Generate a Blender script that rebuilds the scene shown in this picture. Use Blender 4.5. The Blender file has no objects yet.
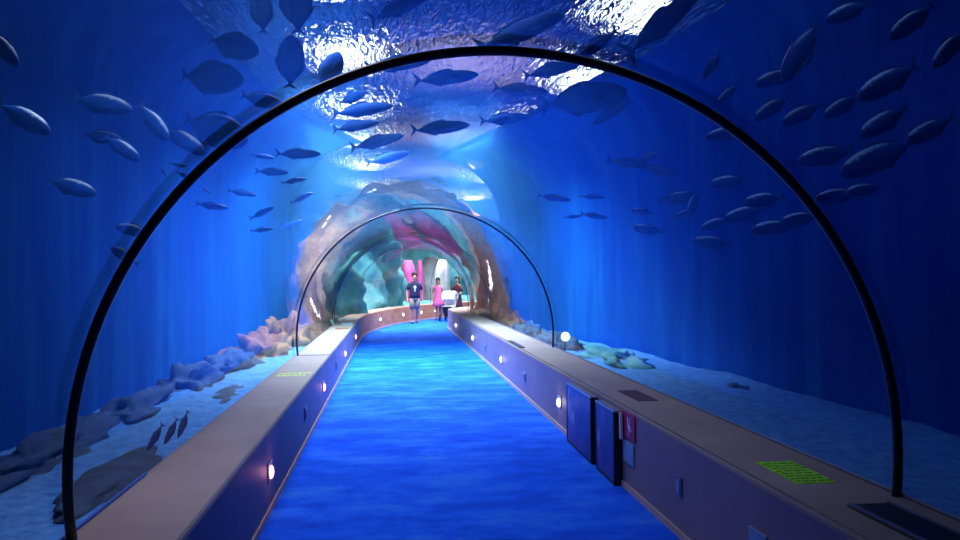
import bpy, bmesh, math, random
from mathutils import Vector, Matrix, noise
PI = math.pi
random.seed(7)
S = bpy.context.scene
C = S.collection

# ------------------------------------------------------------------ camera
FPX = 826.9
yaw, pit, rol = math.radians(6.039), math.radians(.493), math.radians(-.594)
EYE = Vector((0, 0, 1.6))
r0 = Vector((math.cos(yaw), -math.sin(yaw), 0))
FW = Vector((math.sin(yaw)*math.cos(pit), math.cos(yaw)*math.cos(pit), math.sin(pit)))
u0 = r0.cross(FW)
RT = r0*math.cos(rol) + u0*math.sin(rol)
UP = u0*math.cos(rol) - r0*math.sin(rol)
cd = bpy.data.cameras.new('camera')
cd.sensor_width = 36; cd.lens = FPX/960*36; cd.clip_start = .05; cd.clip_end = 200
cam = bpy.data.objects.new('camera', cd); C.objects.link(cam)
m = Matrix((RT, UP, -FW)).transposed().to_4x4(); m.translation = EYE
cam.matrix_world = m
S.camera = cam

# ------------------------------------------------------------------ colour, world
S.view_settings.view_transform = 'Standard'; S.view_settings.look = 'None'
S.view_settings.gamma = 1; S.view_settings.use_curve_mapping = False
S.view_settings.exposure = 0.0
S.cycles.caustics_refractive = False; S.cycles.caustics_reflective = False
S.cycles.sample_clamp_indirect = 3; S.cycles.use_denoising = True
S.cycles.max_bounces = 10; S.cycles.transparent_max_bounces = 16
w = bpy.data.worlds.new('world'); S.world = w; w.use_nodes = True
w.node_tree.nodes['Background'].inputs[0].default_value = (.01, .04, .25, 1)
w.node_tree.nodes['Background'].inputs[1].default_value = .02

# ------------------------------------------------------------------ lights: unseen area lights, for the lamp rows and as added fill
def area(loc, power, col, sx=1.2, sy=1.2, aim=(0, 0, -1), spread=120):
    l = bpy.data.lights.new('fill_light', 'AREA'); l.shape = 'RECTANGLE'; l.size = sx; l.size_y = sy
    l.energy = power; l.color = col; l.spread = math.radians(spread)
    o = bpy.data.objects.new('fill_light', l); C.objects.link(o); o.location = loc
    o.rotation_euler = Vector(aim).to_track_quat('-Z', 'Y').to_euler()
    return o
BL = (.62, .74, 1.0); WH = (1.0, .97, .95)
SURF = 4.6
CY = (.55, .85, 1.0)
for (x, y, p, c, sp) in (
        (-1.1, 4.4, 23, (.74, .74, 1), 95), (.6, 6.5, 6, (.80, .78, 1), 90),
        (2.1, 4.0, 3.5, (.28, .5, 1), 110), (2.9, 6.2, 5, (.28, .5, 1), 110),  # added lamps, brightening the fish high on the right
        (-.9, 8.5, 46, BL, 120), (.4, 10, 32, BL, 100),
        (-1.0, 12.5, 190, BL, 120), (1.2, 13.5, 130, BL, 110),
        (-1.0, 16.0, 330, CY, 130), (1.4, 16.0, 330, CY, 130),
        (-1.4, 21.5, 130, WH, 120), (2.3, 22.5, 150, WH, 120),
        (-1.8, 27, 400, WH, 120), (1.5, 27, 300, WH, 120), (3.2, 31, 300, WH, 120), (1.5, 36, 400, WH, 120), (7, 36, 300, WH, 120), (6.5, 28.5, 220, WH, 120), (4.5, 42, 450, WH, 140)):  # last lamp added to brighten the dark end of the teal tank
    area((x, y, SURF-.12), p, c, 2.6 if y > 24 else 1.2, 2.6 if y > 24 else 1.2, spread=sp)

# ------------------------------------------------------------------ helpers
def tag(o, label=None, cat=None, group=None, kind=None):
    for k, v in (('label', label), ('category', cat), ('group', group), ('kind', kind)):
        if v: o[k] = v
    return o
def link(name, bm, mat, parent=None, smooth=False, mods=None):
    me = bpy.data.meshes.new(name); bm.normal_update(); bm.to_mesh(me); bm.free()
    me.materials.append(mat)
    if smooth:
        for p in me.polygons: p.use_smooth = True
    o = bpy.data.objects.new(name, me); C.objects.link(o)
    if parent: o.parent = parent
    return o
def empty(name, loc=(0, 0, 0), rz=0):
    o = bpy.data.objects.new(name, None); C.objects.link(o); o.location = loc; o.rotation_euler = (0, 0, rz)
    o.empty_display_size = .1
    return o
def box(bm, c, s, rot=None, bev=0):
    r = bmesh.ops.create_cube(bm, size=1)
    vs = r['verts']
    bmesh.ops.scale(bm, vec=s, verts=vs)
    if bev:
        es = list({e for v in vs for e in v.link_edges})
        rb = bmesh.ops.bevel(bm, geom=es, offset=bev, segments=2, affect='EDGES', profile=.5)
        vs = list({v for f in rb['faces'] for v in f.verts} | {v for v in vs if v.is_valid})
    if rot: bmesh.ops.rotate(bm, cent=(0, 0, 0), matrix=rot, verts=vs)
    bmesh.ops.translate(bm, vec=c, verts=vs)
def loft(bm, rings, cap=True, closed=True):
    """rings: lists of points, all the same length"""
    vr = [[bm.verts.new(p) for p in r] for r in rings]
    n = len(rings[0])
    for a, b in zip(vr[:-1], vr[1:]):
        for i in range(n if closed else n-1):
            j = (i+1) % n
            bm.faces.new((a[i], a[j], b[j], b[i]))
    if cap and closed:
        bm.faces.new(list(reversed(vr[0]))); bm.faces.new(vr[-1])
    return vr
def tube(bm, pts, rad, n=10, closed_path=False):
    pts = [Vector(p) for p in pts]
    rings = []
    ref = None
    for i, p in enumerate(pts):
        a = pts[max(i-1, 0)]; b = pts[min(i+1, len(pts)-1)]
        t = (b-a).normalized()
        if ref is None:
            ref = t.orthogonal().normalized()
        ref = (ref - t*ref.dot(t)).normalized()
        s = t.cross(ref)
        r = rad[i] if isinstance(rad, (list, tuple)) else rad
        rings.append([p + ref*r*math.cos(2*PI*k/n) + s*r*math.sin(2*PI*k/n) for k in range(n)])
    loft(bm, rings)
def ellipse(c, rx, ry, n=16, ax=Vector((1, 0, 0)), ay=Vector((0, 1, 0))):
    c = Vector(c)
    return [c + ax*rx*math.cos(2*PI*k/n) + ay*ry*math.sin(2*PI*k/n) for k in range(n)]
def ray(px, py):
    return (FW + RT*((px-480)/FPX) - UP*((py-270)/FPX))
def atY(px, py, Y):
    d = ray(px, py); return EYE + d*(Y/d.y)
def atR(px, py, r):
    """where the sight line meets a cylinder of radius r about the tunnel axis"""
    d = ray(px, py); ox, oz = EYE.x-.46, EYE.z-.79
    a = d.x*d.x+d.z*d.z; b = 2*(ox*d.x+oz*d.z); c = ox*ox+oz*oz-r*r
    t = (-b+math.sqrt(b*b-4*a*c))/(2*a)
    return EYE + d*t

# ------------------------------------------------------------------ materials
class N:
    def __init__(s, name):
        s.m = bpy.data.materials.new(name); s.m.use_nodes = True
        s.t = s.m.node_tree; s.n = s.t.nodes; s.p = s.n.get('Principled BSDF'); s.out = s.n.get('Material Output')
    def add(s, typ, **kw):
        x = s.n.new(typ)
        for k, v in kw.items():
            if isinstance(k, str) and hasattr(x, k): setattr(x, k, v)
        return x
    def l(s, a, b): s.t.links.new(a, b)
    def coords(s, scale=(1, 1, 1), kind='Object'):
        tc = s.add('ShaderNodeTexCoord'); mp = s.add('ShaderNodeMapping'); mp.inputs['Scale'].default_value = scale
        s.l(tc.outputs[kind], mp.inputs[0]); return mp.outputs[0]
    def noise(s, scale, detail=4, rough=.5, vec=None, dist=0):
        x = s.add('ShaderNodeTexNoise'); x.inputs['Scale'].default_value = scale; x.inputs['Detail'].default_value = detail
        x.inputs['Roughness'].default_value = rough; x.inputs['Distortion'].default_value = dist
        if vec is not None: s.l(vec, x.inputs['Vector'])
        return x.outputs['Fac']
    def ramp(s, fac, stops):
        x = s.add('ShaderNodeValToRGB'); e = x.color_ramp.elements
        while len(e) < len(stops): e.new(.5)
        for q, (pos, col) in zip(e, stops): q.position = pos; q.color = (*col, 1)
        s.l(fac, x.inputs[0]); return x.outputs[0]
    def bump(s, h, strength=.3, dist=.02):
        b = s.add('ShaderNodeBump'); b.inputs['Strength'].default_value = strength; b.inputs['Distance'].default_value = dist
        s.l(h, b.inputs['Height']); return b.outputs[0]
def plain(name, col, rough=.6, metal=0, emit=None, es=1, spec=.5):
    k = N(name); k.p.inputs['Base Color'].default_value = (*col, 1); k.p.inputs['Roughness'].default_value = rough
    k.p.inputs['Metallic'].default_value = metal; k.p.inputs['Specular IOR Level'].default_value = spec
    if emit: k.p.inputs['Emission Color'].default_value = (*emit, 1); k.p.inputs['Emission Strength'].default_value = es
    return k.m
def noisy(name, stops, scale=4, detail=5, rough=.8, bump=.3, bd=.02, vscale=(1, 1, 1), nrough=.55, spec=.3, bscale=None, dist=0):
    k = N(name); v = k.coords(vscale); f = k.noise(scale, detail, nrough, v, dist)
    k.l(k.ramp(f, stops), k.p.inputs['Base Color']); k.p.inputs['Roughness'].default_value = rough
    k.p.inputs['Specular IOR Level'].default_value = spec
    h = k.noise(bscale, 4, .6, v) if bscale else f
    k.l(k.bump(h, bump, bd), k.p.inputs['Normal'])
    return k.m

M = {}
M['carpet'] = noisy('blue_carpet', [(.30, (.002, .055, .68)), (.5, (.008, .125, 1.0)), (.72, (.05, .27, 1.0))], 1.7, 10, .95, .35, .02, (.75, 1.25, 1), .74, .1, 55)
M['bench_top'] = noisy('mauve_stone_top', [(.25, (.27, .20, .19)), (.55, (.37, .275, .245)), (.8, (.47, .35, .30))], 1.6, 8, .5, .15, .01, (1, .6, 1), .65, .5)
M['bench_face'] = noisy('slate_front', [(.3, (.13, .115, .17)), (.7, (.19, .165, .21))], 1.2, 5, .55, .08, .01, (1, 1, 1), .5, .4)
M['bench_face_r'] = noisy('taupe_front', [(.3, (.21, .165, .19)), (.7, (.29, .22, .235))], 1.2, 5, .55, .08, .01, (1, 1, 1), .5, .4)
M['wood_face'] = noisy('warm_wood_front', [(.3, (.36, .15, .06)), (.7, (.52, .25, .11))], 2, 5, .6, .1, .01, (1, 1, 6), .5, .3)
M['trim'] = plain('pale_trim', (.55, .38, .33), .6)
M['black'] = plain('black_rubber', (.006, .007, .012), .45)
M['arch'] = plain('black_arch_seal', (.008, .022, .045), .30)
M['sand'] = noisy('blue_lit_sand', [(.3, (.03, .15, .52)), (.6, (.10, .33, .78)), (.8, (.24, .52, .95))], 9, 8, .95, .8, .03, (1, 1, 1), .7, .1)  # blue underwater light put into the sand's colour
M['rock_blue'] = noisy('dark_reef_rock', [(.3, (.01, .03, .09)), (.7, (.04, .085, .18))], 5, 8, .9, 1, .05)
M['rock_brown'] = noisy('brown_rock', [(.28, (.07, .025, .012)), (.5, (.27, .11, .05)), (.75, (.48, .25, .14))], 2.6, 9, .9, 1, .08, (1, 1, 1), .7)
M['rock_teal'] = noisy('teal_rock', [(.3, (.02, .12, .19)), (.5, (.05, .27, .33)), (.75, (.28, .52, .54))], .9, 9, .9, 1, .1, (1, 1, 1), .7)
M['pale_rock'] = noisy('pale_rock', [(.3, (.30, .32, .33)), (.7, (.62, .62, .62))], 2, 6, .8, .6, .05)
M['pink'] = noisy('pink_coral', [(.3, (.40, .05, .24)), (.7, (.60, .11, .38))], 3, 5, .7, .5, .03)
k = N('water_blue_tank_wall')  # the water's scattered blue is put into the wall colour
v = k.coords((1, 1, .09)); f = k.noise(2.4, 6, .6, v, .3)
k.l(k.ramp(f, [(.2, (.0, .022, .27)), (.5, (.0, .055, .36)), (.8, (.008, .135, .45))]), k.p.inputs['Base Color'])
k.p.inputs['Roughness'].default_value = .95; k.p.inputs['Specular IOR Level'].default_value = .05
M['tankwall'] = k.m

# acrylic of the tunnel: clear, mirrors more and more towards grazing views
k = N('tunnel_acrylic'); k.n.remove(k.p)
tr = k.add('ShaderNodeBsdfTransparent'); tr.inputs[0].default_value = (.93, .97, 1, 1)
gl = k.add('ShaderNodeBsdfGlossy'); gl.inputs['Roughness'].default_value = .02; gl.inputs[0].default_value = (.9, .95, 1, 1)
lw = k.add('ShaderNodeLayerWeight'); lw.inputs[0].default_value = .5
pw = k.add('ShaderNodeMath', operation='POWER'); k.l(lw.outputs['Facing'], pw.inputs[0]); pw.inputs[1].default_value = 6
mu = k.add('ShaderNodeMath', operation='MULTIPLY_ADD'); k.l(pw.outputs[0], mu.inputs[0]); mu.inputs[1].default_value = .34; mu.inputs[2].default_value = .015
h = k.noise(1.1, 2, .4, k.coords((1, .35, 1)))
bp = k.bump(h, .25, .04); k.l(bp, gl.inputs['Normal'])
mx = k.add('ShaderNodeMixShader'); k.l(mu.outputs[0], mx.inputs[0]); k.l(tr.outputs[0], mx.inputs[1]); k.l(gl.outputs[0], mx.inputs[2])
k.l(mx.outputs[0], k.out.inputs[0]); M['acrylic'] = k.m

# water surface seen from below
k = N('rippled_water_surface'); k.n.remove(k.p)
rf = k.add('ShaderNodeBsdfRefraction'); rf.inputs['IOR'].default_value = 1.12; rf.inputs['Roughness'].default_value = 0; rf.inputs[0].default_value = (.85, .93, 1, 1)
gl = k.add('ShaderNodeBsdfGlossy'); gl.inputs['Roughness'].default_value = .12; gl.inputs[0].default_value = (.35, .6, 1, 1)
df = k.add('ShaderNodeBsdfDiffuse'); df.inputs[0].default_value = (.01, .08, .7, 1)  # blue diffuse share stands in for light scattered by the water
v = k.coords((1, .24, 1))
h1 = k.noise(10, 2, .6, v, 1.0)
bp = k.bump(h1, 1.0, .21)
for q in (rf, gl): k.l(bp, q.inputs['Normal'])
m1 = k.add('ShaderNodeMixShader'); m1.inputs[0].default_value = .40; k.l(rf.outputs[0], m1.inputs[1]); k.l(gl.outputs[0], m1.inputs[2])
m2 = k.add('ShaderNodeMixShader'); m2.inputs[0].default_value = .18; k.l(m1.outputs[0], m2.inputs[1]); k.l(df.outputs[0], m2.inputs[2])
k.l(m2.outputs[0], k.out.inputs[0]); M['surface'] = k.m
M['roof_blue'] = plain('dark_blue_roof', (.01, .04, .30), .9)
M['reflection_mauve'] = noisy('mauve_reflection', [(.3, (.30, .25, .36)), (.7, (.52, .42, .52))], 1.2, 5)  # mirrored tunnel's grey-mauve put into a roof panel's colour
M['lampglow'] = plain('lamp_glow', (1, 1, 1), .5, emit=(.80, .90, 1), es=9)

# ------------------------------------------------------------------ plan of the tunnel
LG = [(-1.321, -4), (-1.321, 22), (-1.15, 25), (-.3, 29.2), (1.5, 33.4), (4.2, 36.6), (7.5, 38.6)]
RG = [(2.253, -4), (2.253, 22), (2.253, 24.6), (2.75, 26.7), (4.4, 29.6), (6.6, 31.8), (9.0, 33.2)]
LF = [(-.854, -4), (-.854, 22), (-.66, 24.9), (.16, 28.9), (1.9, 32.95), (4.45, 36.05), (7.7, 38)]
RF = [(1.729, -4), (1.729, 22), (1.729, 24.8), (1.95, 27.0), (3.95, 30.1), (6.2, 32.4), (8.7, 33.9)]
def smooth(P, n=8):
    """Catmull-Rom from the 2nd point on; the straight first stretch stays straight"""
    P = [Vector((*p, 0)) for p in P]; out = [P[0]]
    for i in range(1, len(P)-1):
        a, b, c, d = P[i-1], P[i], P[i+1], P[min(i+2, len(P)-1)]
        if i == 1: a = b - (c-b).length*Vector((0, 1, 0))
        for j in range(n):
            t = j/n
            out.append(.5*((2*b)+(c-a)*t+(2*a-5*b+4*c-d)*t*t+(3*b-a-3*c+d)*t**3))
    out.append(P[-1]); return out
LGs, RGs, LFs, RFs = map(smooth, (LG, RG, LF, RF))
CL, CR = .559, .603
def section(L, R, n=48, dr=0):
    mid = (L+R)/2; hw = (R-L).length/2; ax = (R-L).normalized()
    zc = .21*hw/1.787; rad = math.hypot(hw, zc)+dr
    a0 = -math.asin(min(.9, (zc+.02)/rad))
    zb = (CL+CR)/2
    return [mid + ax*rad*math.cos(a0+(PI-2*a0)*i/n) + Vector((0, 0, zb+zc+rad*math.sin(a0+(PI-2*a0)*i/n))) for i in range(n+1)]
# stations at fixed distances along the straight part
D1, D2, D3 = 3.486, 11.462, 18.881
stat = [(Vector((-1.321, y, 0)), Vector((2.253, y, 0))) for y in (-4, -1, D1, 5, 7, 9, D2, 13, 15, 17, D3, 20.5)]
stat += list(zip(LGs[1:], RGs[1:]))
def find(y): return min(range(len(stat)), key=lambda i: abs(stat[i][0].y-y))
i4 = find(25.0)
cuts = [0, find(D1), find(D2), find(D3), i4, find(33.4), len(stat)-1]
for n_, (a, b) in enumerate(zip(cuts[:-1], cuts[1:])):
    bm = bmesh.new()
    loft(bm, [section(*stat[i]) for i in range(a, b+1)], closed=False)
    o = link('window_%d' % (n_+1), bm, M['acrylic'], smooth=True); tag(o, kind='structure')
for n_, i in enumerate(cuts[1:-1]):
    bm = bmesh.new(); L, R = stat[i]
    tube(bm, section(L, R, 72, dr=-.027), (.0215, .014, .009, .010, .010)[min(n_, 4)], 10)
    o = link('trim_%d' % (n_+1), bm, M['arch'], smooth=True); tag(o, kind='structure')

# the water itself: a body of faintly scattering blue water round the tunnel
k = N('tank_water'); k.n.remove(k.p)
vs_ = k.add('ShaderNodeVolumeScatter'); vs_.inputs['Color'].default_value = (.07, .36, 1, 1); vs_.inputs['Density'].default_value = .047; vs_.inputs['Anisotropy'].default_value = .35
k.l(vs_.outputs[0], k.out.inputs['Volume']); M['water'] = k.m
bm = bmesh.new(); rings = []
for i, (L, R) in enumerate(stat):
    if L.y > 26: break
    inner = section(L, R, 48, dr=.02)
    n = len(inner); outer = []
    xl, xr = -2.9, 4.1
    if L.y > 17: xl, xr = -2.4, 3.2
    path = [(xr, .5), (xr, SURF-1.2), (xr-.6, SURF-.03), (xl+.7, SURF-.03), (xl, SURF-1.2), (xl, .5)]
    seg_ = [(Vector(b)-Vector(a)).length for a, b in zip(path[:-1], path[1:])]; tot = sum(seg_)
    for q in range(n):
        d = tot*q/(n-1); j = 0
        while j < len(seg_)-1 and d > seg_[j]: d -= seg_[j]; j += 1
        a, b = Vector(path[j]), Vector(path[j+1]); p = a.lerp(b, min(1, d/seg_[j])); outer.append(Vector((p.x, L.y, p.y)))
    rings.append(inner+outer[::-1])
loft(bm, rings); bmesh.ops.recalc_face_normals(bm, faces=bm.faces)
tag(link('water_body', bm, M['water']), kind='structure')

# ------------------------------------------------------------------ floor and plinths
bm = bmesh.new()
for i in range(len(LFs)-1):
    q = [LFs[i], RFs[i], RFs[i+1], LFs[i+1]]
    bm.faces.new([bm.verts.new(p) for p in q])
bmesh.ops.remove_doubles(bm, verts=bm.verts, dist=1e-4)
tag(link('floor', bm, M['carpet']), kind='structure')
def plinth(name, F, G, h, mats, split=None):
    """front face, stone top and a back wall; F front line, G glass line"""
    bm = bmesh.new(); rings = []
    for f, g in zip(F, G):
        d = (g-f).normalized(); b = g+d*.015
        Z = Vector((0, 0, 1))
        rings.append([f-Z*.05, f+Z*(h-.02), f+d*.006+Z*(h-.006), f+d*.02+Z*h, g+Z*h, b+Z*h, b-Z*.05])
    loft(bm, rings, closed=False)
    o = link(name, bm, mats[0]); tag(o, kind='structure')
    for mm in mats[1:]: o.data.materials.append(mm)
    for p in o.data.polygons:
        c = p.center; j = p.index % 6
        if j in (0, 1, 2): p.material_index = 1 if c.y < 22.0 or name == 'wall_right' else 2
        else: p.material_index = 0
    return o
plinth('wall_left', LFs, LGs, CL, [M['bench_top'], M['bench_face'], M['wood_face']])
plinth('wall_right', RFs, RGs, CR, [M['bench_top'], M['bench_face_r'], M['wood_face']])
for nm, F, G in (('baseboard_left', LFs, RFs), ('baseboard_right', RFs, LFs)):
    bm = bmesh.new(); rings = []
    for f, g in zip(F, G):
        d = (g-f).normalized()*.012; Z = Vector((0, 0, 1))
        rings.append([f+Z*0, f+Z*.045, f+d+Z*.045, f+d+Z*0])
    loft(bm, rings); tag(link(nm, bm, M['trim']), kind='structure')

# ------------------------------------------------------------------ tank: side walls, sand beds, surface, roof
def tankwall(name, P, mat, z0=-.3, z1=SURF+.02):
    bm = bmesh.new(); sg = 1 if P[0].x < 0 else -1; c0 = .9 if sg > 0 else .7; crf = lambda y: c0+(1.7-c0)*min(1, max(0, (y-9)/10))
    loft(bm, [[p+Vector((0, 0, z0))] + [p+Vector((sg*crf(p.y)*(1-math.cos(a)), 0, z1-crf(p.y)+crf(p.y)*math.sin(a))) for a in [PI/2*q/10 for q in range(11)]] for p in P], closed=False)
    return tag(link(name, bm, mat, smooth=True), kind='structure')
WL = [Vector((x, y, 0)) for x, y in ((-2.9, -5), (-3.0, 0), (-3.05, 4), (-3.05, 8), (-3.0, 11), (-2.9, 14), (-2.7, 16), (-2.45, 17.6), (-2.2, 18.6))]
WR = [Vector((x, y, 0)) for x, y in ((4.3, -5), (4.3, 0), (4.3, 5), (4.25, 9), (4.1, 12), (3.8, 15), (3.4, 17.5), (3.0, 19.5), (2.75, 21))]
tankwall('wall_tank_left', WL, M['tankwall']); tankwall('wall_tank_right', WR, M['tankwall'])
FARW = [Vector((x, y, 0)) for x, y in ((-2.3, 18.7), (-4.5, 21), (-6, 26), (-5.5, 32), (-4, 38), (-1, 43), (5, 46), (12, 45), (15, 38), (13, 30), (8, 25), (4.5, 22), (2.8, 21))]
def rockwall(name, P, mat, z0, z1, amp=.5, nz=14, sub=6):
    bm = bmesh.new(); rings = []
    for i in range(len(P)-1):
        for j in range(sub):
            p = P[i].lerp(P[i+1], j/sub); t = (P[i+1]-P[i]).normalized(); nn = Vector((-t.y, t.x, 0))
            r = []
            for q in range(nz+1):
                v = p+Vector((0, 0, z0+(z1-z0)*q/nz))
                r.append(v-nn*amp*(noise.fractal(v*.55, 1, 2, 4)))
            rings.append(r)
    loft(bm, rings, closed=False); return tag(link(name, bm, mat, smooth=True), kind='structure')
rockwall('wall_tank_far', FARW, M['rock_teal'], -.3, SURF+.1, .7)

def bed(name, P, Q, zf, mat, n=10, amp=.05, step=6):
    """sand between the lines P (near the glass) and Q (tank wall)"""
    bm = bmesh.new(); rings = []
    for i in range(len(P)-1):
        for j in range(step):
            a = P[i].lerp(P[i+1], j/step); b = Q[i].lerp(Q[i+1], j/step)
            r = []
            for q in range(n+1):
                v = a.lerp(b, q/n); v = Vector((v.x, v.y, zf(q/n, v.y) + amp*noise.fractal(Vector((v.x*1.3, v.y*1.3, 3.1)), 1, 2, 4)))
                r.append(v)
            rings.append(r)
    loft(bm, rings, closed=False); o = link(name, bm, mat, smooth=True); return o
ys = [-4, 0, 2, 4, 6, 8, 10, 12, 14, 16, 18]
def wallx(W, y):
    for a, b in zip(W[:-1], W[1:]):
        if a.y <= y <= b.y: return a.x+(b.x-a.x)*(y-a.y)/(b.y-a.y)
    return W[-1].x
o = bed('sand', [Vector((-1.36, y, 0)) for y in ys], [Vector((wallx(WL, y)-.1, y, 0)) for y in ys], lambda t, y: .33-.06*t, M['sand'])
tag(o, 'pale blue-lit sand bed along the left side of the tunnel', 'sand', kind='stuff')
ys2 = ys+[20]
o = bed('sand', [Vector((2.3, y, 0)) for y in ys2], [Vector((wallx(WR, y)+.1, y, 0)) for y in ys2], lambda t, y: .36-.02*t, M['sand'])
tag(o, 'pale blue-lit sand bed along the right side of the tunnel', 'sand', kind='stuff')
FL = [Vector(p) for p in ((-1.4, 19, 0), (-1.4, 22, 0), (-1.2, 25, 0), (-.4, 29.2, 0), (1.4, 33.6, 0), (4.1, 36.8, 0), (7.4, 38.8, 0))]
FQ = [Vector(p) for p in ((-4.5, 19, 0), (-5.5, 24, 0), (-6.3, 29, 0), (-5.4, 35, 0), (-2.6, 42, 0), (4, 46, 0), (12, 46, 0))]
o = bed('reef_floor', FL, FQ, lambda t, y: .4+.25*t, M['rock_teal'], 12, .25); tag(o, kind='structure')

bm = bmesh.new()
vs = [bm.verts.new(p) for p in ((-9, -6, SURF), (-9, 48, SURF), (17, 48, SURF), (17, -6, SURF))]
f = bm.faces.new(vs); f.normal_update()
if f.normal.z > 0: f.normal_flip()
tag(link('water_surface', bm, M['surface']), kind='structure')
# roof over the water: blue deck with an added mauve panel for the tunnel's reflection, between two rows of lamps
bm = bmesh.new(); box(bm, (4, 21, 7.3), (28, 58, .1)); tag(link('ceiling', bm, M['roof_blue']), kind='structure')
bm = bmesh.new(); box(bm, (1.3, 20, 6.0), (2.7, 40, .08)); tag(link('mauve_reflection_panel', bm, M['reflection_mauve']), kind='structure')
for x, yy in ((-.7, (9.5, 13, 16.5, 20, 24, 29)), (3.25, (10.5, 14, 18, 22, 27, 33))):
    for y in yy:
        e = empty('pool_lamp', (x, y, 5.55))
        tag(e, ('white floodlight over the water in the row %s the added mauve panel' % ('left of' if x < 0 else 'right of')), 'lamp', 'floodlights over the water %s' % ('left' if x < 0 else 'right'))
        bm = bmesh.new(); box(bm, (0, 0, .06), (.85, 1.9, .12), bev=.02); link('lamp_housing', bm, M['black'], e)
        for sx in (-.2, .2):
            bm = bmesh.new(); tube(bm, [(sx, 0, .1), (sx, 0, 1.72)], .02, 8); link('hanger_rod', bm, M['black'], e)
        bm = bmesh.new(); box(bm, (0, 0, -.01), (.62, 1.6, .02)); link('lamp_lens', bm, M['lampglow'], e)
for y in (8, 14, 20, 26, 32):
    area((1.3, y, 5.2), 32, (.9, .85, 1), 2, 2, (0, 0, 1))  # added uplights, brightening the mauve panel seen through the ripples
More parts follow.
